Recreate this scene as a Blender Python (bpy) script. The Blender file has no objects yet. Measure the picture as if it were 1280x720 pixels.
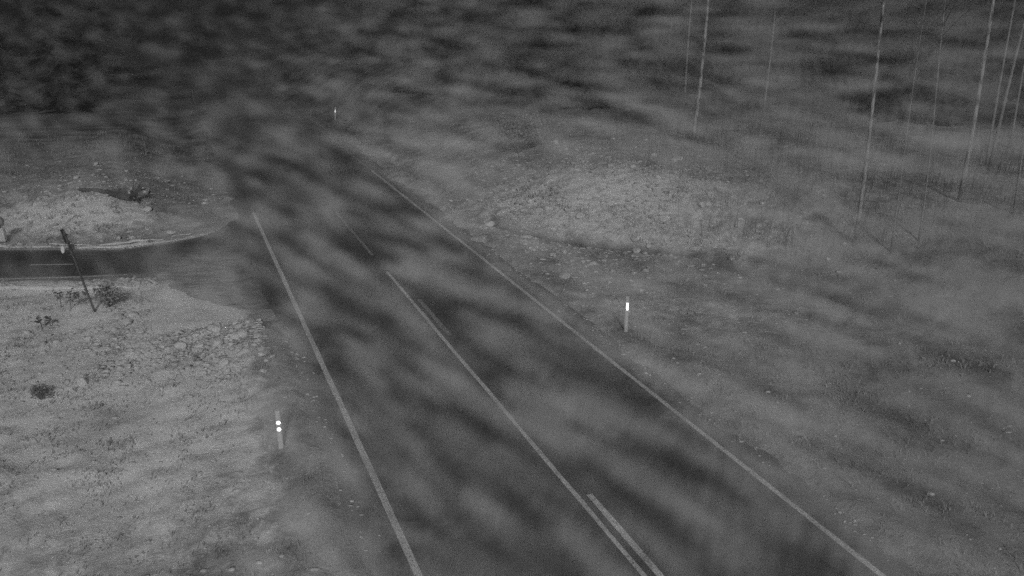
import bpy, bmesh, math, random
import numpy as np
from mathutils import Vector, Matrix, noise

random.seed(23)
np.random.seed(23)
R = math.radians
scene = bpy.context.scene
C = scene.collection

# ------------------------------------------------------------------ camera
cam_d = bpy.data.cameras.new('camera')
cam_d.sensor_width = 36.0
cam_d.lens = 36.0 * 978.0 / 1280.0
cam_d.clip_start = 0.1
cam_d.clip_end = 3000
cam = bpy.data.objects.new('camera', cam_d)
cam.location = (0, 0, 9.0)
cam.rotation_euler = (R(90 - 20.25), 0, 0)
C.objects.link(cam)
scene.camera = cam

# ------------------------------------------------------------------ night sky
SUN_EL, SUN_AZ = 33.0, 6.0          # light comes from behind the camera, low
world = bpy.data.worlds.new('World')
scene.world = world
world.use_nodes = True
wn = world.node_tree
wn.nodes.clear()
w_out = wn.nodes.new('ShaderNodeOutputWorld')
w_bg = wn.nodes.new('ShaderNodeBackground')
w_bw = wn.nodes.new('ShaderNodeRGBToBW')          # the camera sees infrared: no colour
w_sky = wn.nodes.new('ShaderNodeTexSky')
w_sky.sky_type = 'NISHITA'
w_sky.sun_disc = False
w_sky.sun_elevation = R(SUN_EL)
w_sky.sun_rotation = R(180 - SUN_AZ)
wn.links.new(w_sky.outputs[0], w_bw.inputs[0])
wn.links.new(w_bw.outputs[0], w_bg.inputs[0])
w_bg.inputs[1].default_value = 0.004
wn.links.new(w_bg.outputs[0], w_out.inputs[0])

sun_d = bpy.data.lights.new('sun', 'SUN')
sun_d.energy = 5.0
sun_d.angle = R(6.0)
sun_d.color = (1, 1, 1)
sun = bpy.data.objects.new('sun', sun_d)
sun.location = (0, -20, 20)
sun.rotation_euler = (R(90 - SUN_EL), 0, R(SUN_AZ))
C.objects.link(sun)

scene.view_settings.view_transform = 'Standard'
scene.view_settings.look = 'None'
scene.view_settings.exposure = -0.8
scene.view_settings.gamma = 1.0
scene.cycles.volume_bounces = 0
scene.cycles.max_bounces = 1
scene.cycles.diffuse_bounces = 1
scene.cycles.glossy_bounces = 1
scene.cycles.volume_max_steps = 128
scene.cycles.volume_step_rate = 4.0
scene.cycles.use_denoising = False      # the night camera's own picture is grainy
scene.cycles.use_adaptive_sampling = True
scene.cycles.adaptive_threshold = 0.025
scene.cycles.adaptive_min_samples = 12

# ------------------------------------------------------------------ helpers
def tag(o, label=None, cat=None, group=None, kind=None):
    if label: o['label'] = label
    if cat: o['category'] = cat
    if group: o['group'] = group
    if kind: o['kind'] = kind
    return o

def empty(name, loc):
    o = bpy.data.objects.new(name, None)
    o.location = loc
    o.empty_display_size = 0.3
    C.objects.link(o)
    return o

class MB:
    """collects vertices and faces for one mesh"""
    def __init__(self):
        self.v, self.f = [], []
    def add(self, vs, fs):
        n = len(self.v)
        self.v += [tuple(p) for p in vs]
        self.f += [tuple(i + n for i in q) for q in fs]
    def box(self, x0, x1, y0, y1, z0, z1, m=None):
        vs = [Vector(p) for p in ((x0,y0,z0),(x1,y0,z0),(x1,y1,z0),(x0,y1,z0),(x0,y0,z1),(x1,y0,z1),(x1,y1,z1),(x0,y1,z1))]
        if m: vs = [m @ p for p in vs]
        self.add(vs, [(3,2,1,0),(4,5,6,7),(0,1,5,4),(1,2,6,5),(2,3,7,6),(3,0,4,7)])
    def tube(self, pts, rads, n=6, cap=True):
        pts = [Vector(p) for p in pts]
        rings = []
        for i, p in enumerate(pts):
            d = (pts[min(i+1, len(pts)-1)] - pts[max(i-1, 0)]).normalized()
            a = d.orthogonal().normalized() if i == 0 else (ref - d * ref.dot(d)).normalized()
            ref = a
            b = d.cross(a)
            rings.append([p + (a*math.cos(2*math.pi*k/n) + b*math.sin(2*math.pi*k/n))*rads[i] for k in range(n)])
        vs = [q for r in rings for q in r]
        fs = []
        for i in range(len(pts)-1):
            for k in range(n):
                fs.append((i*n+k, i*n+(k+1) % n, (i+1)*n+(k+1) % n, (i+1)*n+k))
        if cap:
            fs.append(tuple(range(n-1, -1, -1)))
            fs.append(tuple((len(pts)-1)*n+k for k in range(n)))
        self.add(vs, fs)
    def disc(self, c, nrm, rx, ry, thick, n=20, m=None):
        """a round plate facing nrm"""
        nrm = Vector(nrm).normalized()
        up = Vector((0,0,1)); up = (up - nrm*up.dot(nrm)).normalized()
        sd = up.cross(nrm)
        c = Vector(c)
        vs = []
        for k in (0, 1):
            for i in range(n):
                a = 2*math.pi*i/n
                vs.append(c + sd*math.cos(a)*rx + up*math.sin(a)*ry + nrm*(thick*(k-0.5)))
        fs = [tuple(range(n-1,-1,-1)), tuple(range(n, 2*n))]
        for i in range(n):
            j = (i+1) % n
            fs.append((i, j, n+j, n+i))
        self.add(vs, fs)
    def build(self, name, mat, parent=None, smooth=False):
        me = bpy.data.meshes.new(name)
        me.from_pydata(self.v, [], self.f)
        me.update()
        if smooth:
            me.polygons.foreach_set('use_smooth', [True]*len(me.polygons))
        if mat: me.materials.append(mat)
        o = bpy.data.objects.new(name, me)
        C.objects.link(o)
        if parent: o.parent = parent
        return o

def new_mat(name):
    m = bpy.data.materials.new(name)
    m.use_nodes = True
    nt = m.node_tree
    b = nt.nodes['Principled BSDF']
    return m, nt, b

def grey(v): return (v, v, v, 1)

def noise_node(nt, scale, detail=4, rough=0.6, vec=None, dist=0.0):
    n = nt.nodes.new('ShaderNodeTexNoise')
    n.inputs['Scale'].default_value = scale
    n.inputs['Detail'].default_value = detail
    n.inputs['Roughness'].default_value = rough
    n.inputs['Distortion'].default_value = dist
    if vec: nt.links.new(vec, n.inputs['Vector'])
    return n

def ramp(nt, fac, stops):
    r = nt.nodes.new('ShaderNodeValToRGB')
    e = r.color_ramp.elements
    while len(e) < len(stops): e.new(0.5)
    for k, (p, v) in enumerate(stops):
        e[k].position = p; e[k].color = grey(v)
    nt.links.new(fac, r.inputs[0])
    return r

def mix(nt, a, b, fac, mode='MIX'):
    n = nt.nodes.new('ShaderNodeMix')
    n.data_type = 'RGBA'; n.blend_type = mode
    for s, x in ((n.inputs[0], fac), (n.inputs[6], a), (n.inputs[7], b)):
        if isinstance(x, (int, float)):
            s.default_value = x if s.type == 'VALUE' else grey(x)
        else: nt.links.new(x, s)
    return n.outputs[2]

def bump(nt, b, h, strength, dist):
    n = nt.nodes.new('ShaderNodeBump')
    n.inputs['Strength'].default_value = strength
    n.inputs['Distance'].default_value = dist
    nt.links.new(h, n.inputs['Height'])
    nt.links.new(n.outputs[0], b.inputs['Normal'])

def objco(nt):
    return nt.nodes.new('ShaderNodeTexCoord').outputs['Object']

def noisy_mat(name, lo, hi, scale, rough=0.9, bs=0.3, bd=0.02, detail=5, spec=0.2):
    m, nt, b = new_mat(name)
    co = objco(nt)
    n = noise_node(nt, scale, detail, 0.65, co)
    r = ramp(nt, n.outputs[0], [(0.3, lo), (0.7, hi)])
    nt.links.new(r.outputs[0], b.inputs['Base Color'])
    b.inputs['Roughness'].default_value = rough
    b.inputs['Specular IOR Level'].default_value = spec
    if bs: bump(nt, b, n.outputs[0], bs, bd)
    return m

M = {}
# ground: dead grass, frozen soil and thin snow; two painted-in-place weights come from the mesh
m, nt, b = new_mat('frozen_ground'); M['ground'] = m
co = objco(nt)
n1 = noise_node(nt, 0.9, 6, 0.65, co, 0.6)
n2 = noise_node(nt, 7.0, 5, 0.7, co, 0.4)
n3 = noise_node(nt, 40.0, 3, 0.7, co)
soil = ramp(nt, n1.outputs[0], [(0.30, 0.20), (0.5, 0.36), (0.72, 0.48)])
fine = ramp(nt, n2.outputs[0], [(0.32, 0.74), (0.50, 1.0), (0.70, 1.15)])
c1 = mix(nt, soil.outputs[0], fine.outputs[0], 1.0, 'MULTIPLY')
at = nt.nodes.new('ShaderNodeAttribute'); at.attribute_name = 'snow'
ad = nt.nodes.new('ShaderNodeAttribute'); ad.attribute_name = 'dark'  # dark spots, plus lamp falloff painted in far off and at right
mm = nt.nodes.new('ShaderNodeMath'); mm.operation = 'MULTIPLY_ADD'
n4 = noise_node(nt, 2.2, 5, 0.6, co, 0.8)
nt.links.new(n4.outputs[0], mm.inputs[0]); mm.inputs[1].default_value = 1.6
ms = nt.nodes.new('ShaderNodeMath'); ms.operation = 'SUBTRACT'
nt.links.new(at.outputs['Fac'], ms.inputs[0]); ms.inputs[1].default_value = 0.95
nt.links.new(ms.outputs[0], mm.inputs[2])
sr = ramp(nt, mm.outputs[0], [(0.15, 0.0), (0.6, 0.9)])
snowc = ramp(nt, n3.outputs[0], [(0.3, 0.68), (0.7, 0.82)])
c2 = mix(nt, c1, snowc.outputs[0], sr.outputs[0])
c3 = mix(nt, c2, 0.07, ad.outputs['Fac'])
nt.links.new(c3, b.inputs['Base Color'])
b.inputs['Roughness'].default_value = 0.95
b.inputs['Specular IOR Level'].default_value = 0.1
hmix = mix(nt, n2.outputs[0], n3.outputs[0], 0.3)
bump(nt, b, hmix, 0.55, 0.12)

# asphalt
m, nt, b = new_mat('worn_asphalt'); M['asphalt'] = m
co = objco(nt)
a1 = noise_node(nt, 0.35, 4, 0.6, co, 0.5)
a2 = noise_node(nt, 60.0, 3, 0.7, co)
base = ramp(nt, a1.outputs[0], [(0.3, 0.08), (0.7, 0.115)])
agg = ramp(nt, a2.outputs[0], [(0.3, 0.75), (0.7, 1.25)])
asph = mix(nt, base.outputs[0], agg.outputs[0], 1.0, 'MULTIPLY')
ae = nt.nodes.new('ShaderNodeAttribute'); ae.attribute_name = 'grit'
a4 = noise_node(nt, 1.3, 6, 0.7, co, 0.6)
am = nt.nodes.new('ShaderNodeMath'); am.operation = 'ADD'
asb = nt.nodes.new('ShaderNodeMath'); asb.operation = 'MULTIPLY_ADD'
nt.links.new(a4.outputs[0], asb.inputs[0]); asb.inputs[1].default_value = 1.5; asb.inputs[2].default_value = -1.05
nt.links.new(ae.outputs['Fac'], am.inputs[0]); nt.links.new(asb.outputs[0], am.inputs[1])
ar = ramp(nt, am.outputs[0], [(0.1, 0.0), (0.75, 0.85)])
nt.links.new(mix(nt, asph, 0.30, ar.outputs[0]), b.inputs['Base Color'])
b.inputs['Roughness'].default_value = 0.8
b.inputs['Specular IOR Level'].default_value = 0.25
bump(nt, b, a2.outputs[0], 0.25, 0.01)

# side road: older asphalt dragged over with grit
m, nt, b = new_mat('gritty_asphalt'); M['side_asphalt'] = m
co = objco(nt)
a1 = noise_node(nt, 0.7, 5, 0.65, co, 0.8)
a2 = noise_node(nt, 45.0, 3, 0.7, co)
base = ramp(nt, a1.outputs[0], [(0.35, 0.04), (0.65, 0.065)])
agg = ramp(nt, a2.outputs[0], [(0.3, 0.75), (0.7, 1.25)])
cA = mix(nt, base.outputs[0], agg.outputs[0], 1.0, 'MULTIPLY')
at = nt.nodes.new('ShaderNodeAttribute'); at.attribute_name = 'grit'
mpg = nt.nodes.new('ShaderNodeMapping'); mpg.inputs['Scale'].default_value = (0.7, 2.2, 1)
mpg.inputs['Rotation'].default_value = (0, 0, R(14))
nt.links.new(co, mpg.inputs[0])
a3 = noise_node(nt, 1.6, 6, 0.7, mpg.outputs[0], 1.0)
gm = nt.nodes.new('ShaderNodeMath'); gm.operation = 'MULTIPLY'
r3 = ramp(nt, a3.outputs[0], [(0.36, 0.35), (0.64, 1.0)])
nt.links.new(at.outputs['Fac'], gm.inputs[0]); nt.links.new(r3.outputs[0], gm.inputs[1])
nt.links.new(mix(nt, cA, 0.42, gm.outputs[0]), b.inputs['Base Color'])
b.inputs['Roughness'].default_value = 0.9
bump(nt, b, a2.outputs[0], 0.3, 0.01)

# worn paint, broken away to the asphalt beneath
m, nt, b = new_mat('worn_paint'); M['paint'] = m
co = objco(nt)
p1 = noise_node(nt, 22.0, 5, 0.75, co)
p2 = noise_node(nt, 1.2, 3, 0.6, co)
pc = ramp(nt, p1.outputs[0], [(0.36, 0.10), (0.50, 0.58)])
pd = ramp(nt, p2.outputs[0], [(0.3, 0.7), (0.7, 1.1)])
nt.links.new(mix(nt, pc.outputs[0], pd.outputs[0], 1.0, 'MULTIPLY'), b.inputs['Base Color'])
b.inputs['Roughness'].default_value = 0.7

M['faded_paint'] = noisy_mat('faded_paint', 0.10, 0.36, 16.0, 0.8, 0)
M['stone'] = noisy_mat('pale_stone', 0.42, 0.66, 6, 0.9, 0.4, 0.03)
M['rubble'] = noisy_mat('rubble_stone', 0.26, 0.62, 3.0, 0.95, 0.4, 0.03)
M['grass'] = noisy_mat('dead_grass', 0.19, 0.33, 1.2, 0.95, 0)
M['brush'] = noisy_mat('bare_brush', 0.05, 0.14, 1.0, 0.9, 0)
M['spruce'] = noisy_mat('spruce_needles', 0.02, 0.045, 2.0, 0.9, 0)
M['weed'] = noisy_mat('dry_weed', 0.09, 0.18, 4.0, 0.9, 0)
M['leaf'] = noisy_mat('shrub_leaf', 0.16, 0.32, 3.0, 0.85, 0)
M['twig'] = noisy_mat('twig_bark', 0.08, 0.16, 8.0, 0.9, 0)
M['rot'] = noisy_mat('gap_dark_wood', 0.03, 0.08, 5.0, 0.95, 0.5, 0.05)  # dark like the shaded gap that the log stands in for
M['plastic'] = noisy_mat('weathered_plastic', 0.42, 0.52, 9.0, 0.6, 0.05, 0.005)
M['dark_plastic'] = noisy_mat('dark_plastic', 0.03, 0.05, 9.0, 0.6, 0)
M['steel'] = noisy_mat('dull_galvanised_steel', 0.06, 0.10, 14.0, 0.75, 0)
M['sign_back'] = noisy_mat('dull_sign_back', 0.045, 0.08, 10.0, 0.8, 0)
M['sign_white'] = noisy_mat('white_sign_sheet', 0.52, 0.62, 6.0, 0.6, 0)
M['sign_grey'] = noisy_mat('grey_sign_sheet', 0.16, 0.22, 6.0, 0.6, 0)
m, nt, b = new_mat('prismatic_reflector'); M['reflector'] = m      # mirror-backed prism sheet
b.inputs['Base Color'].default_value = grey(0.9)
b.inputs['Metallic'].default_value = 1.0
b.inputs['Roughness'].default_value = 0.42

# birch bark: pale with dark cross bands
m, nt, b = new_mat('birch_bark'); M['birch'] = m
co = objco(nt)
mp = nt.nodes.new('ShaderNodeMapping'); mp.inputs['Scale'].default_value = (3, 3, 1.0)
nt.links.new(co, mp.inputs[0])
k1 = noise_node(nt, 2.6, 6, 0.75, mp.outputs[0], 0.3)
kb = ramp(nt, k1.outputs[0], [(0.40, 0.05), (0.52, 0.32), (0.75, 0.44)])
nt.links.new(kb.outputs[0], b.inputs['Base Color'])
b.inputs['Roughness'].default_value = 0.9
b.inputs['Specular IOR Level'].default_value = 0.1
bump(nt, b, k1.outputs[0], 0.3, 0.02)

M['young_birch'] = noisy_mat('young_birch_bark', 0.12, 0.32, 2.5, 0.9, 0.2, 0.02)

# ------------------------------------------------------------------ the lie of the land
TH = math.atan(0.4264)
CT, ST = math.cos(TH), math.sin(TH)
def st(x, y): return x*CT + y*ST, -x*ST + y*CT          # across the road, along the road
def xy(s, t): return s*CT - t*ST, s*ST + t*CT
ROAD_L, ROAD_R = 1.95, 10.60

DITCH = [(-60, 175), (-16.5, 68), (-8.0, 49), (-2.6, 37), (0.4, 31.6), (4.4, 29.8), (7.6, 28.9), (9.2, 26.6), (11.0, 24.0), (14.6, 19.2), (19.0, 12.0), (40, -20)]
APRON = [(-12.6, 35.2), (-11.6, 32.0), (-10.6, 27.5), (-10.2, 25.2), (-8.4, 23.6), (-7.6, 22.9)]
SIDE = [(-70, 44), (-40, 33.5), (-27, 28.9), (-18.8, 27.0), (-14.0, 27.2), (-11.0, 28.8), (-8.2, 30.6)]

def poly_dist(X, Y, P):
    """distance to a polyline and signed side (right of travel is positive)"""
    best = np.full(X.shape, 1e9); side = np.zeros(X.shape)
    for (x0, y0), (x1, y1) in zip(P[:-1], P[1:]):
        dx, dy = x1-x0, y1-y0; L2 = dx*dx+dy*dy
        u = np.clip(((X-x0)*dx+(Y-y0)*dy)/L2, 0, 1)
        d = np.hypot(X-(x0+u*dx), Y-(y0+u*dy))
        cr = (X-x0)*dy-(Y-y0)*dx
        k = d < best - 1e-9
        best = np.where(k, d, best); side = np.where(k, np.sign(cr), side)
    return best, side

def sstep(a, b, x):
    u = np.clip((x-a)/(b-a), 0, 1); return u*u*(3-2*u)

_rng = np.random.RandomState(5)
_lat = _rng.rand(256, 256)
def vnoise(x, y):
    xi = np.floor(x).astype(int); yi = np.floor(y).astype(int)
    fx = x-xi; fy = y-yi
    fx = fx*fx*(3-2*fx); fy = fy*fy*(3-2*fy)
    g = lambda i, j: _lat[i % 256, j % 256]
    return (g(xi,yi)*(1-fx)+g(xi+1,yi)*fx)*(1-fy)+(g(xi,yi+1)*(1-fx)+g(xi+1,yi+1)*fx)*fy - 0.5

def land(X, Y, detail=True):
    X = np.asarray(X, float); Y = np.asarray(Y, float)
    s = X*CT+Y*ST; t = -X*ST+Y*CT
    dd, ds = poly_dist(X, Y, DITCH)
    ds = -ds
    dsd, _ = poly_dist(X, Y, SIDE)
    rag = 0.75*vnoise(X*0.9+11, Y*0.9)+0.4*vnoise(X*2.6, Y*2.6+3)      # ragged, overgrown asphalt edges
    rag = rag*np.where(s < 6, 0.45, 0.8)
    on_road = np.minimum(sstep(ROAD_L-0.35, ROAD_L+0.35, s+rag), 1-sstep(ROAD_R-0.45, ROAD_R+0.25, s+rag))
    on_side = 1-sstep(2.0, 3.1, dsd)
    dap, _ = poly_dist(X, Y, APRON)
    on_side = np.maximum(on_side, 1-sstep(1.25, 2.0, dap))
    flat = np.maximum(on_road, on_side)
    # left of the road
    left = sstep(ROAD_L, ROAD_L-4, s)*(-0.25) + 0.0
    leftfar = sstep(2.4, 9.0, dsd)*sstep(33.0, 36.5, t)*sstep(1.5, -4, s)*1.3
    # right of the road: verge, ditch, bank
    beyond = np.where(ds > 0, dd, -dd)          # >0 beyond the ditch
    right = sstep(ROAD_R, ROAD_R+4, s)*(-0.18)
    bank = sstep(0.1, 7.0, beyond)*1.5*sstep(ROAD_R+0.5, ROAD_R+2.5, s)
    dit = -0.34*np.exp(-(dd/0.55)**2)*sstep(ROAD_R+0.3, ROAD_R+1.6, s)
    z = left+leftfar+right+bank+dit
    z = z + 0.30*vnoise(X*0.21+3, Y*0.21)+0.14*vnoise(X*0.6, Y*0.6+9)
    if detail:
        lump = 0.5+vnoise(X*0.35+40, Y*0.35+7)
        z = z + (0.10*vnoise(X*1.9, Y*1.9) + 0.085*vnoise(X*4.3+5, Y*4.3)) * (0.35+1.1*lump)
    z = z + 0.10*np.exp(-((s-ROAD_L+0.3)/0.8)**2) + 0.10*np.exp(-((s-ROAD_R-0.3)/0.8)**2)
    return z*(1-flat) - 0.06*flat - 0.004

def hz(x, y): return float(land(np.array([x]), np.array([y]))[0])

def axis(lo, hi, step, far_lo, far_hi):
    a = list(np.arange(lo, hi+1e-6, step))
    g, v = step, a[-1]
    while v < far_hi: g *= 1.25; v += g; a.append(v)
    g, v = step, a[0]; pre = []
    while v > far_lo: g *= 1.25; v -= g; pre.append(v)
    return np.array(pre[::-1]+a)

xs = axis(-24, 26, 0.15, -900, 900)
ys = axis(9, 52, 0.15, -300, 1800)
GX, GY = np.meshgrid(xs, ys)
GZ = land(GX, GY)
ny, nx = GX.shape
me = bpy.data.meshes.new('ground')
vv = np.stack([GX, GY, GZ], -1).reshape(-1, 3)
idx = np.arange(nx*ny).reshape(ny, nx)
quads = np.stack([idx[:-1,:-1], idx[:-1,1:], idx[1:,1:], idx[1:,:-1]], -1).reshape(-1, 4)
me.vertices.add(len(vv)); me.vertices.foreach_set('co', vv.ravel())
me.loops.add(quads.size); me.loops.foreach_set('vertex_index', quads.ravel().astype(np.int32))
me.polygons.add(len(quads))
me.polygons.foreach_set('loop_start', np.arange(0, quads.size, 4, dtype=np.int32))
me.update(calc_edges=True)
me.polygons.foreach_set('use_smooth', np.ones(len(quads), bool))
SS = GX*CT+GY*ST; TT = -GX*ST+GY*CT
def blob(cx, cy, rx, ry): return np.exp(-(((GX-cx)/rx)**2+((GY-cy)/ry)**2))
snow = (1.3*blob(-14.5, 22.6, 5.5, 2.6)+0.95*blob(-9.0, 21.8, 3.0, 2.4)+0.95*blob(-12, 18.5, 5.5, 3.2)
        + 0.95*blob(-19, 33, 4.0, 2.4)+0.95*blob(3.5, 34.5, 6.5, 4.5)+0.8*blob(-8, 14, 5, 4.5)+0.45*blob(6, 23, 5, 3)+0.5*blob(8, 29.5, 5, 1.6))  # snow patches; left-hand weights raised, standing in for the stronger light there
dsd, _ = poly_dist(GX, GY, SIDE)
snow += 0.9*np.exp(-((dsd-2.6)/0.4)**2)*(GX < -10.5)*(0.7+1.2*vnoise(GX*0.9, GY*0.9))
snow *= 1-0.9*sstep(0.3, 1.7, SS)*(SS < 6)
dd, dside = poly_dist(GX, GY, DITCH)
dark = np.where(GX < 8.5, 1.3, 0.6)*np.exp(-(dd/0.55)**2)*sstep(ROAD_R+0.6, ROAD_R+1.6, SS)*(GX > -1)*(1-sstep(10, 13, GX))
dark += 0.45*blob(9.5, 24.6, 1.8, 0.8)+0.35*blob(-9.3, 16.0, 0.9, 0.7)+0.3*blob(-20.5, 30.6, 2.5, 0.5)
dark += 0.6*blob(14, 14, 8, 8)+0.4*blob(18, 25, 7, 6)+0.9*sstep(np.where(SS < 4, 32, 38), np.where(SS < 4, 54, 74), GY+6*vnoise(GX*0.2, GY*0.2))  # illuminator falloff painted into the ground: right verge and far ground darkened
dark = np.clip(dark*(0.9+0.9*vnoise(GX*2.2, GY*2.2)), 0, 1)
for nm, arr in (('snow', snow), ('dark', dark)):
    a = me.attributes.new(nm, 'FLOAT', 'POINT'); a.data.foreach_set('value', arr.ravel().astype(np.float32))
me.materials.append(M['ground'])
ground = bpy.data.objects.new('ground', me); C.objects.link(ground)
tag(ground, kind='structure')

# ------------------------------------------------------------------ roads
mb = MB()
ts = list(np.arange(-120, 60, 1.5)) + list(np.arange(60, 700, 20))
jl = [0.16*math.sin(k*1.7)*math.sin(k*0.43+1) + random.uniform(-0.05, 0.05) for k in range(len(ts))]
jr = [0.16*math.sin(k*1.3+2)*math.sin(k*0.37) + random.uniform(-0.05, 0.05) for k in range(len(ts))]
for k, t in enumerate(ts):
    row = []
    for s, z in ((ROAD_L+jl[k], -0.09), (ROAD_L+jl[k]+0.03, -0.004), (ROAD_L+0.55, 0.0), (4.4, 0.012), (6.2, 0.02), (8.0, 0.012), (ROAD_R-0.65, 0.0), (ROAD_R+jr[k]-0.03, -0.004), (ROAD_R+jr[k], -0.09)):
        x, y = xy(s, t); row.append((x, y, z))
    mb.v += row
for k in range(len(ts)-1):
    for j in range(8):
        a = k*9+j
        mb.f.append((a, a+1, a+10, a+9))
road = mb.build('road', M['asphalt'], smooth=True); tag(road, kind='structure')
a = road.data.attributes.new('grit', 'FLOAT', 'POINT')
a.data.foreach_set('value', np.array([v_ for t in ts for v_ in ([1.3, 1.3, 0.6] if t <= 22.5 else [0.6, 0.6, 0.2] if t >= 37 else [0.4, 0.4, 0.15])+[0, 0, 0, 0.6, 1.5, 1.5]], np.float32))

def roadz(s):
    return float(np.interp(s, [ROAD_L, ROAD_L+0.55, 4.4, 6.2, 8.0, ROAD_R-0.6, ROAD_R], [-0.004, 0.0, 0.012, 0.02, 0.012, 0.0, -0.004]))
def stripe(name, s, w, t0, t1, step=1.0, mat='paint'):
    mb = MB(); tt = list(np.arange(t0, t1, step))+[t1]
    for k, t in enumerate(tt):
        e0 = random.uniform(-0.008, 0.008); e1 = random.uniform(-0.008, 0.008)
        for q in (s-w/2+e0, s+w/2+e1):
            x, y = xy(q, t); mb.v.append((x, y, roadz(q)+0.005))
    for k in range(len(tt)-1):
        mb.f.append((2*k, 2*k+1, 2*k+3, 2*k+2))
    return mb.build(name, M[mat], road)
stripe('edge_line', 2.71, 0.13, -20, 36.0)
stripe('edge_line', 9.80, 0.12, -20, 43)
stripe('edge_line', 9.80, 0.10, 43.02, 60, mat='faded_paint')
stripe('centre_line', 6.15, 0.10, -20, 25.6)
stripe('lane_dash', 6.13, 0.10, 27.7, 34.6, mat='faded_paint')
for t0, t1 in ((19.5, 22.6), (8.0, 11.2), (-4, -1)):
    stripe('lane_dash', 6.40, 0.13, t0, t1, mat='faded_paint' if t0 > 15 else 'paint')

# side road with its fanned mouth; a child strip of grit lines shows along its near edge
def side_edges():
    near = [(-70, 41.2), (-40, 31.0), (-27, 26.6), (-19.5, 25.0), (-15.0, 25.2), (-13.0, 25.5), (-12.0, 25.3), (-11.3, 24.3), (-9.9, 23.1), (-8.1, 22.2)]
    far = [(-70, 46.8), (-40, 36.0), (-27, 31.2), (-20, 28.9), (-15.0, 28.9), (-13.4, 29.9), (-12.6, 30.9), (-12.35, 31.7), (-12.3, 32.5), (-12.4, 33.4)]
    return near, far
near, far = side_edges()
mb = MB(); grit = []
NJ = 14; sub = 8
rows = []
for i in range(len(near)-1):
    for q in range(sub):
        u = q/sub
        rows.append(((near[i][0]*(1-u)+near[i+1][0]*u, near[i][1]*(1-u)+near[i+1][1]*u), (far[i][0]*(1-u)+far[i+1][0]*u, far[i][1]*(1-u)+far[i+1][1]*u)))
rows.append((near[-1], far[-1]))
# last rows reach under the main road
n_, f_ = xy(ROAD_L+0.5, 23.3), xy(ROAD_L+0.5, 35.5)
rows.append((n_, f_))
for ri, (a, b_) in enumerate(rows):
    ja = 0.12*math.sin(ri*0.9)+random.uniform(-0.06, 0.06)
    for j in range(NJ+1):
        w = j/NJ
        x = a[0]*(1-w)+b_[0]*w; y = a[1]*(1-w)+b_[1]*w
        if j == 0: y += ja*(ri < len(rows)-2)
        z = -0.018 + (0.012*math.sin(math.pi*w) if ri < 40 else 0)
        if j in (0, NJ): z = -0.10
        mb.v.append((x, y, z))
        s, t = st(x, y)
        g = float(sstep(-2.0, 0.0, np.array(s)))*float(1-sstep(28.8, 33.0, np.array(t)))*1.1
        g = max(g, (0.6 if ri < 46 else 1.0)*math.exp(-((j-0.6)/(0.7 if ri < 46 else 2.5))**2), (0.6 if ri < 50 else 0.95)*math.exp(-((j-NJ+0.6)/(0.8 if ri < 50 else 2.0))**2))
        g *= float(1-sstep(1.1, 1.7, np.array(s)))
        grit.append(min(1, g))
for ri in range(len(rows)-1):
    for j in range(NJ):
        a = ri*(NJ+1)+j
        mb.f.append((a, a+NJ+1, a+NJ+2, a+1))
side_road = mb.build('side_road', M['side_asphalt'], smooth=True); tag(side_road, kind='structure')
for p in side_road.data.polygons:
    if p.normal.z < 0: side_road.data.flip_normals(); break
M['old_snow'] = noisy_mat('old_snow', 0.50, 0.74, 9.0, 0.95, 0.6, 0.05)
def windrow(name, pts, label, width, height, seed):
    rr = random.Random(seed); mb = MB(); P = []
    for (x0, y0), (x1, y1) in zip(pts[:-1], pts[1:]):
        n = max(2, int(math.hypot(x1-x0, y1-y0)/0.18))
        for k in range(n): P.append((x0+(x1-x0)*k/n, y0+(y1-y0)*k/n))
    P.append(pts[-1])
    prof = [(-1, 0), (-.6, .55), (-.1, 1), (.35, .8), (.8, .35), (1, 0)]
    for k, (x, y) in enumerate(P):
        a = P[min(k+1, len(P)-1)]; b_ = P[max(k-1, 0)]
        d = Vector((a[0]-b_[0], a[1]-b_[1], 0)).normalized(); q = Vector((-d.y, d.x, 0))
        amp = max(0.0, 0.55+1.3*noise.noise(Vector((x*0.55, y*0.5, seed)))+rr.uniform(-.15, .2))*min(1, k/8, (len(P)-1-k)/8)
        off = 0.22*noise.noise(Vector((x*0.8, seed*2.0, y*0.3)))
        for u, h in prof:
            p = Vector((x, y, 0))+q*(off+u*width*(0.35+0.65*amp)+rr.uniform(-.02, .02))
            p.z = hz(p.x, p.y)-0.05+(h*height*amp*rr.uniform(.75, 1.2)+0.055*(h > 0))*(1 if amp > 0.02 else 0)
            mb.v.append(tuple(p))
    m_ = len(prof)
    for k in range(len(P)-1):
        for j in range(m_-1):
            mb.f.append((k*m_+j, (k+1)*m_+j, (k+1)*m_+j+1, k*m_+j+1))
    o = mb.build(name, M['old_snow'], smooth=True); o.data.flip_normals()
    return tag(o, label, 'snow ridge', kind='stuff')
windrow('snow_ridge', [(-27, 31.7), (-20, 29.35), (-17, 29.1), (-15.0, 29.3), (-13.7, 30.2), (-12.9, 31.1)], 'low ridge of old snow along the far edge of the side road', 0.24, 0.10, 3)
windrow('snow_ridge', [(-19.0, 30.3), (-16, 30.0), (-14.6, 30.5), (-13.4, 31.7)], 'thin broken snow streak behind the ridge beyond the side road', 0.13, 0.08, 8)
windrow('snow_ridge', [(-27, 26.2), (-19.5, 24.6), (-15.5, 24.7), (-12.4, 25.0)], 'low ridge of old snow along the near edge of the side road', 0.14, 0.07, 5)
a = side_road.data.attributes.new('grit', 'FLOAT', 'POINT'); a.data.foreach_set('value', np.array(grit, np.float32))
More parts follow.
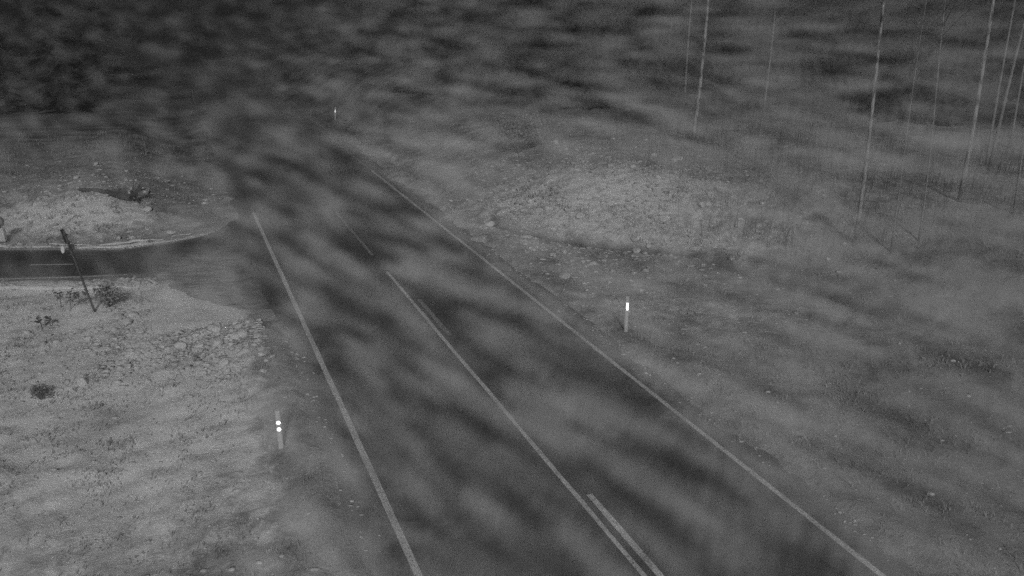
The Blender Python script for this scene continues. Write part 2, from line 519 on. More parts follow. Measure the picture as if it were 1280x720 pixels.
# thin white line along its near edge
mb = MB(); pts = [(-27, 26.85), (-19.5, 25.32), (-17.2, 25.25), (-15.0, 25.48), (-13.4, 25.72)]
for x, y in pts:
    mb.v += [(x, y, -0.011), (x, y+0.13, -0.011)]
for k in range(len(pts)-1): mb.f.append((2*k, 2*k+2, 2*k+3, 2*k+1))
mb.build('edge_line', M['paint'], side_road)
mb = MB(); pts = [(-17.4, 26.75), (-16.6, 26.82), (-15.9, 26.85)]
for x, y in pts:
    mb.v += [(x, y, -0.002), (x, y+0.10, -0.002)]
for k in range(len(pts)-1): mb.f.append((2*k, 2*k+2, 2*k+3, 2*k+1))
mb.build('centre_dash', M['paint'], side_road)

# ------------------------------------------------------------------ stones and rubble
def stone_mesh(seed, name='stone'):
    bm = bmesh.new()
    bmesh.ops.create_icosphere(bm, subdivisions=2, radius=1.0)
    rr = random.Random(seed)
    planes = [(Vector((rr.gauss(0,1), rr.gauss(0,1), rr.gauss(0,1))).normalized(), rr.uniform(0.55, 0.9)) for _ in range(9)]
    for v in bm.verts:
        p = v.co.copy()
        for nrm, d in planes:
            e = p.dot(nrm)-d
            if e > 0: p -= nrm*e
        p *= 1+0.12*noise.noise(p*2.0+Vector((seed*3.1, 0, 0)))
        p.z *= 0.62
        v.co = p
    m_ = bpy.data.meshes.new(name); bm.to_mesh(m_); bm.free()
    return m_
stone_protos = [stone_mesh(k) for k in range(7)]
for m_ in stone_protos: m_.materials.append(M['stone'])

def put_stone(x, y, r, label, group=None, name='stone'):
    o = bpy.data.objects.new(name, random.choice(stone_protos))
    o.location = (x, y, hz(x, y)+r*0.22)
    o.scale = (r*random.uniform(0.8, 1.3), r*random.uniform(0.8, 1.2), r*random.uniform(0.8, 1.2))
    o.rotation_euler = (random.uniform(-.3, .3), random.uniform(-.3, .3), random.uniform(0, 6.28))
    C.objects.link(o)
    return tag(o, label, 'stone', group)

#STONES#

#/STONES#
put_stone(-14.22, 31.41, 0.21, 'single pale stone lying just beyond the far edge of the side road')
put_stone(-17.51, 35.17, 0.40, 'pale angular stone at the right end of the dark stand-in log')
def zone_ok(x, y, pad=0.25):
    s, t = st(x, y)
    if ROAD_L-0.15-pad < s < ROAD_R+0.15+pad: return False
    d, _ = poly_dist(np.array([x]), np.array([y]), SIDE)
    if d[0] < 2.4+pad: return False
    if s > -1.6 and s < 3 and 22.9 < t < 38.6: return False
    if s > ROAD_R and x < 14 and poly_dist(np.array([x]), np.array([y]), DITCH)[0][0] < 0.45: return False
    return True

def scatter(n, sampler, rmin, rmax, fn):
    k = 0; tries = 0
    while k < n and tries < n*40:
        tries += 1
        x, y = sampler()
        if not zone_ok(x, y): continue
        fn(x, y, rmin+(rmax-rmin)*random.random()**2); k += 1

def s_left():
    return random.gauss(-8.6, 1.9), random.gauss(21.3, 1.5)
def s_right():
    return random.gauss(3.6, 3.2), random.gauss(34.0, 4.2)
def s_leftfar():
    return random.gauss(-18.5, 4), random.gauss(34.5, 3)
scatter(60, s_left, 0.10, 0.22, lambda x, y, r: put_stone(x, y, r, 'pale stone among the rubble at the near corner of the side road junction', 'stones at the near junction corner'))
scatter(60, s_right, 0.12, 0.26, lambda x, y, r: put_stone(x, y, r, 'pale stone on the rubble bank beyond the ditch right of the road', 'stones on the right-hand bank'))
scatter(26, s_leftfar, 0.10, 0.26, lambda x, y, r: put_stone(x, y, r, 'pale stone on the bank beyond the side road', 'stones on the bank beyond the side road'))
for (x, y, r, lab) in ((-9.28, 17.88, 0.10, 'lone pale stone on bare ground left of the double-dot marker post'),
                       (-7.63, 20.79, 0.10, 'lone pale stone between the rubble corner and the left road edge'),
                       (-6.29, 17.85, 0.09, 'small pale stone uphill of the double-dot marker post')):
    put_stone(x, y, r, lab)

# small rubble nobody could count: real stones, one mesh
ico_v, ico_f = [], []
bm = bmesh.new(); bmesh.ops.create_icosphere(bm, subdivisions=1, radius=1.0)
ico_v = np.array([v.co[:] for v in bm.verts]); ico_f = np.array([[v.index for v in f.verts] for f in bm.faces]); bm.free()
def rubble(name, pts):
    P = np.array(pts); n = len(P)
    Z = land(P[:,0], P[:,1])
    V = ico_v[None]*np.random.uniform(0.6, 1.25, (n, len(ico_v), 1))*P[:,2][:,None,None]*np.random.uniform(0.7, 1.3, (n,1,3))
    V[:,:,2] *= np.random.uniform(0.3, 0.7, (n, 1))
    V[:,:,0] *= np.random.uniform(0.9, 1.9, (n, 1))
    sr_ = P[:,0]*CT+P[:,1]*ST
    Z = np.where((sr_ > ROAD_L) & (sr_ < ROAD_R), np.maximum(Z, 0.0), Z)
    V += np.stack([P[:,0], P[:,1], Z+P[:,2]*0.15], -1)[:,None,:]
    F = (ico_f[None]+(np.arange(n)*len(ico_v))[:,None,None]).reshape(-1, 3)
    V = V.reshape(-1, 3)
    m_ = bpy.data.meshes.new(name)
    m_.vertices.add(len(V)); m_.vertices.foreach_set('co', V.ravel())
    m_.loops.add(F.size); m_.loops.foreach_set('vertex_index', F.ravel().astype(np.int32))
    m_.polygons.add(len(F)); m_.polygons.foreach_set('loop_start', np.arange(0, F.size, 3, dtype=np.int32))
    m_.update(calc_edges=True); m_.materials.append(M['rubble'])
    o = bpy.data.objects.new(name, m_); C.objects.link(o); return o
pts = []
add = lambda x, y, r: pts.append((x, y, r))
scatter(1500, s_left, 0.025, 0.10, add)
o = rubble('rubble', pts); tag(o, 'pale broken rubble at the near corner of the side road', 'rubble', kind='stuff')
pts = []
scatter(2200, s_right, 0.03, 0.11, add)
o = rubble('rubble', pts); tag(o, 'pale rubble covering the bank beyond the right ditch', 'rubble', kind='stuff')
pts = []
scatter(600, s_leftfar, 0.03, 0.11, add)
scatter(500, lambda: (random.uniform(-20, -3), random.uniform(10, 22)), 0.015, 0.06, add)
scatter(300, lambda: (random.uniform(2, 14), random.uniform(10, 26)), 0.015, 0.05, add)
for _ in range(350):      # grit spilt onto the asphalt edges
    q = random.random() < 0.5
    s_ = (ROAD_L+0.05+abs(random.gauss(0, 0.22))) if q else (ROAD_R-0.05-abs(random.gauss(0, 0.2)))
    t_ = random.uniform(5, 32)
    if q and t_ > 22: continue
    x, y = xy(s_, t_)
    pts.append((x, y, random.uniform(0.012, 0.04)))
FAR_RIM = [(-27, 31.6), (-20, 29.3), (-15.0, 29.25), (-13.6, 30.2), (-12.75, 31.2)]
NEAR_RIM = [(-27, 26.3), (-19.5, 24.75), (-15.0, 24.9), (-12.2, 25.2)]
for rim, n_, wd in ((FAR_RIM, 1100, 0.16), (NEAR_RIM, 500, 0.12)):
    for _ in range(n_):
        k = random.randrange(len(rim)-1); u = random.random()
        x = rim[k][0]*(1-u)+rim[k+1][0]*u; y = rim[k][1]*(1-u)+rim[k+1][1]*u+random.gauss(0, wd)+(0.30 if random.random() < 0.35 else 0)
        if vnoise(np.array(x*0.8), np.array(y*0.4)) < -0.28: continue
        pts.append((x, y, random.uniform(0.02, 0.085)))
o = rubble('gravel', pts); tag(o, 'scattered gravel and clods on both verges', 'gravel', kind='stuff')

# ------------------------------------------------------------------ grass and brush
def blades(name, pts, mat, lean=0.5, width=0.012):
    P = np.array(pts); n = len(P)
    Z = land(P[:,0], P[:,1])-0.01
    a = np.random.uniform(0, 2*np.pi, n); l = np.random.uniform(0, lean, n)*P[:,2]; b_ = np.random.uniform(0, 2*np.pi, n)
    wv = np.stack([np.cos(a), np.sin(a), np.zeros(n)], -1)*width*np.random.uniform(0.6, 1.5, (n,1))
    base = np.stack([P[:,0], P[:,1], Z], -1)
    mid = base+np.stack([np.cos(b_)*l*.35, np.sin(b_)*l*.35, P[:,2]*.6], -1)
    tip = base+np.stack([np.cos(b_)*l, np.sin(b_)*l, P[:,2]], -1)
    V = np.stack([base-wv, base+wv, mid-wv*.8, mid+wv*.8, tip], 1).reshape(-1, 3)
    F = []
    o5 = np.arange(n)*5
    tri = np.concatenate([np.stack([o5, o5+1, o5+3], -1), np.stack([o5, o5+3, o5+2], -1), np.stack([o5+2, o5+3, o5+4], -1)])
    m_ = bpy.data.meshes.new(name)
    m_.vertices.add(len(V)); m_.vertices.foreach_set('co', V.ravel())
    m_.loops.add(tri.size); m_.loops.foreach_set('vertex_index', tri.ravel().astype(np.int32))
    m_.polygons.add(len(tri)); m_.polygons.foreach_set('loop_start', np.arange(0, tri.size, 3, dtype=np.int32))
    m_.update(calc_edges=True); m_.materials.append(mat)
    o = bpy.data.objects.new(name, m_); C.objects.link(o); return o

def tuft_pts(n, sampler, h0, h1, per=14, spread=0.18):
    out = []; k = 0
    while k < n:
        x, y = sampler()
        if not zone_ok(x, y, 0.1): continue
        k += 1
        h = random.uniform(h0, h1)
        for _ in range(per):
            out.append((x+random.gauss(0, spread), y+random.gauss(0, spread), h*random.uniform(0.5, 1.1)))
    return out
g = []
g += tuft_pts(700, lambda: (random.uniform(-22, -3), random.uniform(9.5, 25)), 0.05, 0.16)
g += tuft_pts(900, lambda: (random.uniform(2, 20), random.uniform(9.5, 30)), 0.05, 0.18)
g += tuft_pts(900, lambda: (random.uniform(-4, 26), random.uniform(28, 52)), 0.10, 0.35)
g += tuft_pts(400, lambda: (random.uniform(-30, -12), random.uniform(30, 50)), 0.10, 0.35)
o = blades('dead_grass', g, M['grass'], 0.9, 0.010); tag(o, 'dead grass tufts spread over the verges and banks', 'grass', kind='stuff')
g = []
while len(g) < 4200:
    x = random.uniform(6, 34); y = random.uniform(27, 62)
    s, t = st(x, y)
    d, sd = poly_dist(np.array([x]), np.array([y]), DITCH)
    if s < 18.5 or d[0] < 1.2: continue
    if vnoise(np.array(x*0.3), np.array(y*0.3)) < random.uniform(-0.35, 0.25): continue
    g.append((x, y, random.uniform(0.4, 1.9)))
o = blades('bare_brush', g, M['brush'], 0.35, 0.009); tag(o, 'bare thin brush under the birches', 'brush', kind='stuff')

# ------------------------------------------------------------------ far wood, one dark mass
def spruce_geo(mb, x, y, h, rr):
    z0 = hz(x, y)-0.1
    mb.tube([(x, y, z0), (x, y, z0+h)], [h*0.012+0.05, 0.02], 5, False)
    zz = z0+h*0.06
    while zz < z0+h*0.98:
        u = (zz-z0)/h
        L = (1-u)**0.8*h*0.17*rr.uniform(0.75, 1.15)+0.12
        nb = 7
        for k in range(nb):
            a = rr.uniform(0, 6.28); l = L*rr.uniform(0.6, 1.15); dr = l*rr.uniform(0.2, 0.5); w = l*rr.uniform(.16, .28)
            ca, sa = math.cos(a), math.sin(a)
            p0 = (x, y, zz); m1 = (x+ca*l*.55-sa*w, y+sa*l*.55+ca*w, zz-dr*.35-rr.uniform(0, .15)); m2 = (x+ca*l*.55+sa*w, y+sa*l*.55-ca*w, zz-dr*.35-rr.uniform(0, .15))
            tp = (x+ca*l, y+sa*l, zz-dr)
            mb.add([p0, m1, tp, m2], [(0, 1, 2), (0, 2, 3)])
        zz += h*0.028*rr.uniform(0.7, 1.3)+0.08
mb = MB(); rr = random.Random(4); k = 0
while k < 330:
    x = rr.uniform(-90, 110); y = 48+150*rr.random()**1.5
    s, t = st(x, y)
    if -6 < s < 18: continue
    if s < 27 and t < 62 and s > 0: continue
    if s < 0 and t < 66: continue
    if s > 0 and y < 56 and x < 24: continue
    if abs(x) > 20+0.75*y: continue
    spruce_geo(mb, x, y, rr.uniform(9, 16), rr); k += 1
forest = mb.build('spruce_wood', M['spruce']); tag(forest, 'dark spruce wood fading into the night behind the banks', 'wood', kind='stuff')

# ------------------------------------------------------------------ birches
def birch(x, y, h, r, label, lean=(0, 0), seed=0, name='birch_tree'):
    rr = random.Random(seed)
    z0 = hz(x, y)-0.08
    e = empty(name, (x, y, z0))
    n = 13; pts = []; rads = []
    ph = rr.uniform(0, 6.28); amp = 0.012*h*rr.uniform(0.4, 1)
    for i in range(n):
        u = i/(n-1)
        pts.append(Vector((lean[0]*h*u+amp*math.sin(u*4+ph)-amp*math.sin(ph), lean[1]*h*u+amp*math.cos(u*3.1+ph)-amp*math.cos(ph), h*u)))
        rads.append(max(0.012, r*(1.0-0.82*u)+(r*0.35*max(0, 1-u*14))))
    mb = MB(); mb.tube(pts, rads, 9)
    mb.build('trunk', M['birch'] if seed in (1, 3, 4) else M['young_birch'], e, True)
    mb = MB()
    nb = int(16+h)
    for i in range(nb):
        u = 0.60+0.38*i/nb
        p = pts[min(n-1, int(u*(n-1)))].lerp(pts[min(n-1, int(u*(n-1))+1)], u*(n-1)-int(u*(n-1)))
        a = rr.uniform(0, 6.28); L = h*0.16*(1.15-u)*2.2*rr.uniform(.6, 1.1)
        d = Vector((math.cos(a), math.sin(a), rr.uniform(.6, 1.3))).normalized()
        q1 = p+d*L*.5; q2 = p+d*L+Vector((0, 0, -L*.12))
        mb.tube([p, q1, q2], [r*.22*(1.2-u)+.006, .008, .004], 4, False)
        for _ in range(7):
            f = rr.uniform(.3, 1); b0 = p.lerp(q2, f); aa = rr.uniform(0, 6.28); l = L*rr.uniform(.2, .45)
            b1 = b0+Vector((math.cos(aa)*l, math.sin(aa)*l, rr.uniform(-.2, .7)*l)); b2 = b1+Vector((math.cos(aa)*l*.3, math.sin(aa)*l*.3, -l*.5))
            mb.tube([b0, b1, b2], [.006, .004, .002], 3, False)
    mb.build('crown', M['twig'], e)
    tag(e, label, 'tree', 'birches right of the road')
    return e
#BIRCHES#
birch(9.79, 42.71, 14, 0.11, 'tall pale birch nearest the middle of the picture', (0.040, 0), 1)
birch(11.56, 36.94, 11, 0.06, 'slim birch between the middlemost birch and the brightest trunk', (-0.003, 0), 2)
birch(12.6, 27.5, 14, 0.085, 'brightest birch trunk, standing just past the ditch', (-0.022, 0), 3)
birch(18.09, 30.85, 15, 0.1, 'thick birch trunk left of the crossed pair near the right edge', (-0.028, 0), 4)
birch(22.09, 35.83, 14, 0.085, 'birch leaning right, front of the pair near the right edge', (0.033, 0), 5)
birch(23.74, 38.84, 14, 0.075, 'faint upright birch, rear of the pair near the right edge', (-0.066, 0), 6)
birch(13.43, 26.46, 9, 0.03, 'thread-thin birch sapling just right of the brightest trunk', (-0.022, 0), 7)
birch(14.58, 26.9, 11, 0.035, 'thin birch halfway between the brightest and the thick trunk', (-0.051, 0), 8)
birch(19.23, 29.12, 10, 0.04, 'short-looking thin birch low at the right edge', (-0.050, 0), 9)
birch(14.01, 64.81, 15, 0.09, 'distant faint birch just left of the middlemost birch', (0.003, 0), 10)
birch(26.67, 53.46, 15, 0.09, 'distant faint birch behind the gap right of the brightest trunk', (-0.021, 0), 11)
birch(27.89, 43.86, 14, 0.07, 'faint birch cut by the right edge behind the crossed pair', (-0.008, 0), 12)
#/BIRCHES#

# ------------------------------------------------------------------ shrubs
def shrub(name, x, y, w, h, n, label, leafsize=0.07, mat='leaf', seed=1, cat='shrub'):
    rr = random.Random(seed)
    e = empty(name, (x, y, hz(x, y)-0.03))
    mb = MB(); tips = []
    for k in range(16):
        a = rr.uniform(0, 6.28); q = rr.uniform(.15, 1)
        tip = Vector((math.cos(a)*w*.5*q, math.sin(a)*w*.5*q, h*rr.uniform(.5, 1)*(1.15-.45*q)))
        md = tip*.5+Vector((rr.gauss(0, .05), rr.gauss(0, .05), h*.1))
        mb.tube([(0, 0, 0), md, tip], [.018, .010, .004], 4, False)
        tips += [md, tip, tip.lerp(md, .5)]
        for _ in range(3):
            b0 = md.lerp(tip, rr.random()); b1 = b0+Vector((rr.gauss(0, .15), rr.gauss(0, .15), rr.uniform(0, .25)))*w*.5
            mb.tube([b0, b1], [.006, .003], 3, False); tips.append(b1)
    mb.build('stem', M['twig'], e)
    mb = MB()
    for k in range(n):
        c = rr.choice(tips)+Vector((rr.gauss(0, .07), rr.gauss(0, .07), rr.gauss(0, .06)))*w*.9
        c.z = max(c.z, .02)
        d = Vector((rr.gauss(0, 1), rr.gauss(0, 1), rr.gauss(0, .7))).normalized(); p = d.orthogonal().normalized()
        l = leafsize*rr.uniform(.6, 1.5)
        mb.add([c, c+d*l*.5+p*l*.3, c+d*l, c+d*l*.5-p*l*.3], [(0, 1, 2), (0, 2, 3)])
    mb.build('foliage', M[mat], e)
    return tag(e, label, cat)
#SHRUBS#
shrub('shrub', 0.35, 42.95, 3.3, 2.3, 1500, 'rounded shrub at the top of the right bank near the road', 0.12, 'leaf', 3)
shrub('low_bush', -12.78, 23.13, 0.9, 0.75, 500, 'low leafy bush at the foot of the leaning sign post', 0.09, 'leaf', 5)
shrub('low_bush', -17.65, 34.85, 1.1, 0.4, 350, 'dark low bush against the root end of the stand-in log', 0.07, 'weed', 6)
shrub('low_bush', -11.57, 17.11, 0.7, 0.35, 220, 'dark low bush on the bare slope at lower left', 0.06, 'weed', 8)
#/SHRUBS#

def weed(x, y, h, label, seed):
    rr = random.Random(seed)
    e = empty('weed_stalk', (x, y, hz(x, y)-0.02))
    mb = MB()
    top = Vector((rr.gauss(0, .05), rr.gauss(0, .05), h))
    mb.tube([(0, 0, 0), top*.5+Vector((rr.gauss(0, .02), 0, 0)), top], [.016, .013, .008], 5)
    mb.build('stem', M['weed'], e)
    mb = MB()
    for k in range(14):
        p = top*rr.uniform(.55, 1.0); a = rr.uniform(0, 6.28); l = h*rr.uniform(.10, .22)
        q = p+Vector((math.cos(a)*l, math.sin(a)*l, l*rr.uniform(.2, .9)))
        mb.tube([p, q], [.007, .005], 3, False)
        mb.box(-.025, .025, -.025, .025, -.012, .012, Matrix.Translation(q) @ Matrix.Rotation(a, 4, 'Z'))
    mb.build('seed_head', M['weed'], e)
    return tag(e, label, 'weed', 'dead weed stalks by the leaning post')
#WEEDS#
weed(-14.31, 23.09, 0.55, 'dead weed stalk, leftmost of the row left of the leaning post', 20)
weed(-13.92, 22.94, 0.6, 'dead weed stalk, second from the left in the row by the leaning post', 21)
weed(-13.85, 23.22, 0.4, 'dead weed stalk, third from the left in the row by the leaning post', 22)
weed(-13.73, 23.47, 0.45, 'dead weed stalk in the row, nearest the leaning post', 23)
weed(-14.1, 21.62, 0.4, 'dead weed stalk standing alone below the row of stalks', 24)
weed(-13.9, 21.72, 0.35, 'short dead weed stalk right of the lone one below the row', 25)
#/WEEDS#

# ------------------------------------------------------------------ dark log in place of a shaded gap beyond the side road
def gap_log(x, y, ang, L, r):
    e = empty('gap_log', (x, y, hz(x, y)))
    e.rotation_euler = (0, 0, ang)
    mb = MB(); pts = []; rd = []
    for i in range(12):
        u = i/11
        pts.append((L*(u-.5), .10*math.sin(u*5), r*.55+.08*math.sin(u*3+1)-.10*u)); rd.append(r*(.45+.75*u)*(1+.12*math.sin(i*2.3)))
    mb.tube(pts, rd, 10); mb.build('trunk', M['rot'], e, True)
    mb = MB(); rr = random.Random(9)
    for k in range(26):
        a = rr.uniform(0, 6.28); p = Vector((L*.5, .05, r*.5)); d = Vector((rr.uniform(.2, 1), math.cos(a)*.8, math.sin(a)*.7+.2)).normalized()
        l = rr.uniform(.3, .8); mb.tube([p, p+d*l*.6, p+d*l+Vector((0, 0, rr.uniform(-.15, .15)))], [.06, .035, .01], 4, False)
    mb.build('root', M['rot'], e)
    return tag(e, 'dark log with a ragged root end, added for a shaded gap on the bank beyond the side road', 'log')
#LOG#
gap_log(-18.28, 34.48, -0.18, 2.6, 0.15)
#/LOG#

# ------------------------------------------------------------------ marker posts
def marker_post(name, x, y, h, kind, label, lean=(0, 0), yaw=0.0):
    z0 = hz(x, y)-0.03
    e = empty(name, (x, y, z0))
    e.rotation_euler = (lean[1], lean[0], yaw)
    m3 = Matrix.Identity(4)
    mb = MB()
    w, d = 0.052, 0.026
    prof = [(-w, -d*.3), (-w*.55, -d), (w*.55, -d), (w, -d*.3), (w, d), (-w, d)]
    zs = [0, h*.60, h*.985, h]
    vs = []
    for k, z in enumerate(zs):
        sc = 1.0 if k < 3 else 0.8
        vs += [(px*sc, py*sc, z) for px, py in prof]
    n = len(prof); fs = [tuple(range(n-1, -1, -1)), tuple(3*n+i for i in range(n))]
    for k in range(3):
        for i in range(n):
            j = (i+1) % n; fs.append((k*n+i, k*n+j, (k+1)*n+j, (k+1)*n+i))
    mb.add(vs, fs); mb.build('post', M['plastic'], e)
    def refl(z, rx, ry, rnd):
        mb = MB()
        if rnd: mb.disc((0, -d-0.012, z), (0, -1, 0), rx+.008, ry+.008, .022, 20)
        else: mb.box(-rx-.006, rx+.006, -d-.024, -d, z-ry-.008, z+ry+.008)
        hs = mb.build('reflector_housing', M['dark_plastic'], e)
        mb = MB()
        # prism face laid back inside its housing, built as small tilted louvres so the post keeps its outline
        rows_ = 7
        for k in range(rows_):
            za = z-ry+2*ry*k/rows_; zb = z-ry+2*ry*(k+1)/rows_; zm = (za+zb)/2
            hw = rx*math.sqrt(max(0.05, 1-((zm-z)/ry)**2)) if rnd else rx
            y0 = -d-.0285; dy = (zb-za)*0.50
            mb.add([(-hw, y0-dy, za), (hw, y0-dy, za), (hw, y0, zb), (-hw, y0, zb), (-hw, y0, za), (hw, y0, za)], [(0, 1, 2, 3), (4, 5, 1, 0), (0, 3, 4), (1, 5, 2)])
        mb.build('reflector', M['reflector'], hs)
    if kind == 'round':
        refl(h-.25, .046, .046, True); refl(h-.41, .046, .046, True)
    else:
        refl(h-.28, .032, .110, False)
    return tag(e, label, 'marker post', 'roadside marker posts')
#POSTS#
marker_post('marker_post', -4.99, 14.68, 0.94, 'round', 'marker post with two bright round dots on the left verge', (0.008, 0.0), 0.22)
marker_post('marker_post', 3.25, 20.53, 1.11, 'bar', 'marker post with one bright upright bar on the right verge', (-0.007, 0.0))
marker_post('marker_post', -14.21, 63.62, 1.17, 'bar', 'distant marker post showing one bright speck far up the road', (0.075, 0.0), 0.16)
#/POSTS#

# ------------------------------------------------------------------ leaning sign by the side road
def leaning_sign(x, y, top):
    e = empty('leaning_sign', (x, y, hz(x, y)-0.05))
    T = Vector(top)
    mb = MB(); mb.tube([(0, 0, 0), T*.5, T], [.034, .034, .034], 10); mb.build('post', M['steel'], e, True)
    d = T.normalized()
    # upper plate, seen almost edge-on
    ey = Vector((0.25, 0.97, 0)).normalized(); ex = ey.cross(d).normalized()
    def frame(c): return Matrix((( ex.x, ey.x, d.x, c.x), (ex.y, ey.y, d.y, c.y), (ex.z, ey.z, d.z, c.z), (0, 0, 0, 1)))
    mb = MB(); mb.box(-.055, -.040, -.06, .06, -.42, .05, frame(T)); pl = mb.build('sign_plate', M['sign_back'], e)
    mb = MB(); mb.box(-.062, -.056, -.04, .04, -.39, .02, frame(T)); mb.build('plate_rib', M['steel'], pl)
    c2 = T*.80
    mb = MB(); mb.disc(c2+ex*.06, ex, .11, .10, .015, 22); p2 = mb.build('round_plate', M['sign_back'], e)
    for k in (.72, .86, .95):
        mb = MB(); mb.box(-.05, .055, -.05, .05, -.025, .025, frame(T*k)); mb.build('clamp', M['steel'], e)
    mb = MB()
    for k in range(4):
        mb.tube([c2+ex*.03, c2+ex*(.22+.03*k)+d*(-.12+.09*k)], [.02, .012], 5)
    mb.build('bracket', M['steel'], e)
    c3 = T*.80+Vector((-.17, -.10, -.03))
    mb = MB(); mb.disc(c3, (0.1, -1, .3), .052, .115, .02, 20); rf = mb.build('reflector_plate', M['sign_white'], e)
    mb = MB(); mb.tube([c3+Vector((0, .02, 0)), T*.80], [.012, .012], 5); mb.build('arm', M['steel'], e)
    return tag(e, 'dark leaning sign post with edge-on plates and a white oval reflector beside the side road', 'road sign')
#LEAN#
leaning_sign(-13.08, 22.77, (-0.47, 0.0, 2.70))
#/LEAN#

# ------------------------------------------------------------------ low sign at the left edge of the frame
def low_sign(x, y):
    e = empty('low_sign', (x, y, hz(x, y)-0.03))
    mb = MB(); mb.tube([(0, .03, 0), (0, .03, 1.05)], [.03, .03], 8); mb.build('post', M['steel'], e, True)
    mb = MB(); mb.disc((0, -.015, .90), (0, -1, .1), .25, .23, .02, 26); pl = mb.build('round_plate', M['sign_back'], e)
    mb = MB(); mb.disc((0, -.032, .90), (0, -1, .1), .17, .15, .012, 24); mb.build('plate_face', M['sign_grey'], pl)
    mb = MB(); mb.box(-.26, .12, -.03, -.005, .06, .62); mb.build('white_board', M['sign_white'], e)
    mb = MB(); mb.box(.15, .20, -.03, -.005, .10, .60); mb.build('board_edge', M['sign_grey'], e)
    return tag(e, 'low sign with dark round plate over a white board at the far left edge', 'road sign')
#LOW#
low_sign(0.13-20.81, 30.48)
#/LOW#

# ------------------------------------------------------------------ air: even haze and blowing snow
me = bpy.data.meshes.new('haze')
mb = MB(); mb.box(-260, 260, -60, 420, -3.0, 19.0)
haze = mb.build('haze', None)
hm = bpy.data.materials.new('night_haze'); hm.use_nodes = True
nt = hm.node_tree; nt.nodes.clear()
ho = nt.nodes.new('ShaderNodeOutputMaterial'); hv = nt.nodes.new('ShaderNodeVolumePrincipled')
hv.inputs['Color'].default_value = grey(0.85); hv.inputs['Density'].default_value = 0.013
hv.inputs['Anisotropy'].default_value = 0.75
hv.inputs['Density Attribute'].default_value = ''
nt.links.new(hv.outputs[0], ho.inputs['Volume'])
haze.data.materials.append(hm); tag(haze, 'thin even night haze filling the air over the road', 'haze', kind='stuff')

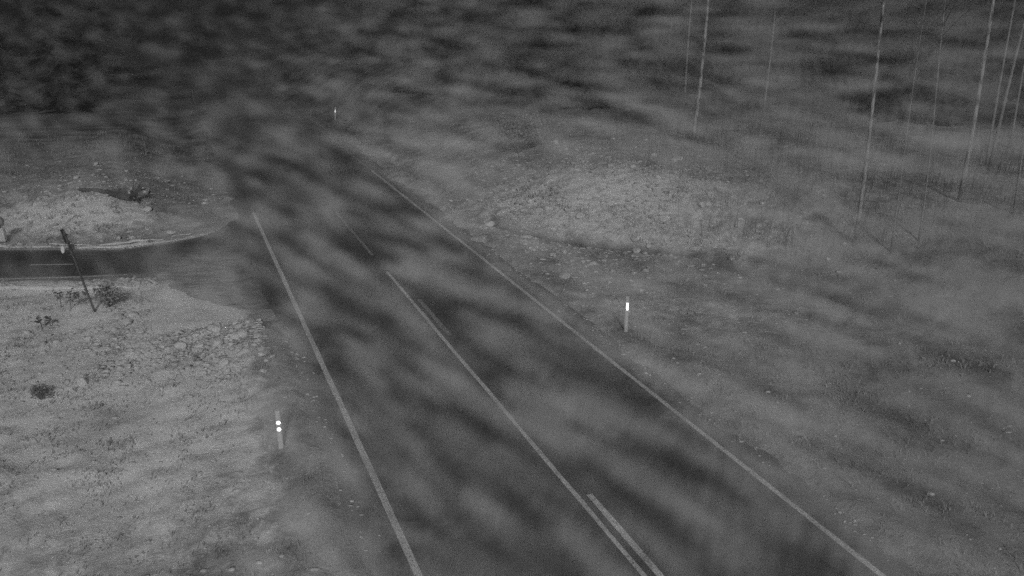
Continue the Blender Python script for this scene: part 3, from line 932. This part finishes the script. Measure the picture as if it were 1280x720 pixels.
def blowing_snow():
    bounds = ((-24, 5, 0.15), (28, 39, 12.4)); res = (270, 176, 70)
    o = MB(); o.box(-1, 1, -1, 1, 0, 1); ob = o.build('blowing_snow', None)
    vm = bpy.data.materials.new('blowing_snow'); vm.use_nodes = True
    nt = vm.node_tree; nt.nodes.clear()
    mo = nt.nodes.new('ShaderNodeOutputMaterial'); pv = nt.nodes.new('ShaderNodeVolumePrincipled')
    pv.inputs['Color'].default_value = grey(0.9); pv.inputs['Anisotropy'].default_value = -0.35; pv.inputs['Density'].default_value = 1.0
    nt.links.new(pv.outputs[0], mo.inputs['Volume'])
    ob.data.materials.append(vm)
    ng = bpy.data.node_groups.new('blowing_snow', 'GeometryNodeTree')
    ng.interface.new_socket('Geometry', in_out='INPUT', socket_type='NodeSocketGeometry')
    ng.interface.new_socket('Geometry', in_out='OUTPUT', socket_type='NodeSocketGeometry')
    N = ng.nodes; L = ng.links
    out = N.new('NodeGroupOutput'); vc = N.new('GeometryNodeVolumeCube'); sm = N.new('GeometryNodeSetMaterial')
    sm.inputs['Material'].default_value = vm
    vc.inputs['Min'].default_value = bounds[0]; vc.inputs['Max'].default_value = bounds[1]
    for k, ax in enumerate(('Resolution X', 'Resolution Y', 'Resolution Z')): vc.inputs[ax].default_value = res[k]
    pos = N.new('GeometryNodeInputPosition')
    rot = N.new('ShaderNodeVectorRotate'); rot.rotation_type = 'Z_AXIS'
    rot.inputs['Angle'].default_value = -R(38)        # turn the wind onto +Y
    L.new(pos.outputs[0], rot.inputs['Vector'])
    sc = N.new('ShaderNodeVectorMath'); sc.operation = 'MULTIPLY'
    sc.inputs[1].default_value = (2.6, 0.40, 2.5)
    L.new(rot.outputs[0], sc.inputs[0])
    nz = N.new('ShaderNodeTexNoise'); nz.inputs['Scale'].default_value = 1.0; nz.inputs['Detail'].default_value = 1.5
    nz.inputs['Roughness'].default_value = 0.5; nz.inputs['Distortion'].default_value = 0.35
    L.new(sc.outputs[0], nz.inputs['Vector'])
    mr = N.new('ShaderNodeMapRange'); mr.interpolation_type = 'SMOOTHSTEP'
    mr.inputs[1].default_value = 0.545; mr.inputs[2].default_value = 0.66; mr.inputs[3].default_value = 0.0; mr.inputs[4].default_value = DENS
    L.new(nz.outputs[0], mr.inputs[0])
    # thinner aloft than near the ground, and thinner over the sheltered ground left of the road
    sep = N.new('ShaderNodeSeparateXYZ'); L.new(pos.outputs[0], sep.inputs[0])
    def fade(sock, a, b_, va, vb):
        q = N.new('ShaderNodeMapRange'); q.interpolation_type = 'SMOOTHSTEP'
        for k_, v_ in enumerate((a, b_, va, vb)): q.inputs[k_+1].default_value = v_
        L.new(sock, q.inputs[0]); return q.outputs[0]
    def mul(a, b_):
        q = N.new('ShaderNodeMath'); q.operation = 'MULTIPLY'; L.new(a, q.inputs[0]); L.new(b_, q.inputs[1]); return q.outputs[0]
    sl = N.new('ShaderNodeMath'); sl.operation = 'MULTIPLY_ADD'; sl.inputs[1].default_value = -0.33
    L.new(sep.outputs[1], sl.inputs[0]); L.new(sep.outputs[2], sl.inputs[2])      # height above a sheet rising downwind
    of = N.new('ShaderNodeMath'); of.operation = 'SUBTRACT'; of.inputs[1].default_value = -1.5; L.new(sl.outputs[0], of.inputs[0])
    ab = N.new('ShaderNodeMath'); ab.operation = 'ABSOLUTE'; L.new(of.outputs[0], ab.inputs[0])
    den = mul(mr.outputs[0], fade(ab.outputs[0], 0.3, 1.5, 1.0, 0.0))
    den = mul(den, fade(sep.outputs[0], -11.0, -2.0, 0.30, 1.0))
    den = mul(den, fade(sep.outputs[0], 1.0, 7.0, 1.0, 1.45))
    den = mul(den, fade(sep.outputs[1], 15.0, 30.0, 1.0, 0.5))
    den = mul(den, fade(sep.outputs[1], 29.0, 38.5, 1.0, 0.0))
    L.new(den, vc.inputs['Density'])
    L.new(vc.outputs[0], sm.inputs[0]); L.new(sm.outputs[0], out.inputs[0])
    md = ob.modifiers.new('blowing_snow', 'NODES'); md.node_group = ng
    return tag(ob, 'thin streaks of blowing snow drifting across the road', 'blowing snow', kind='stuff')
DENS = 0.50
blowing_snow()
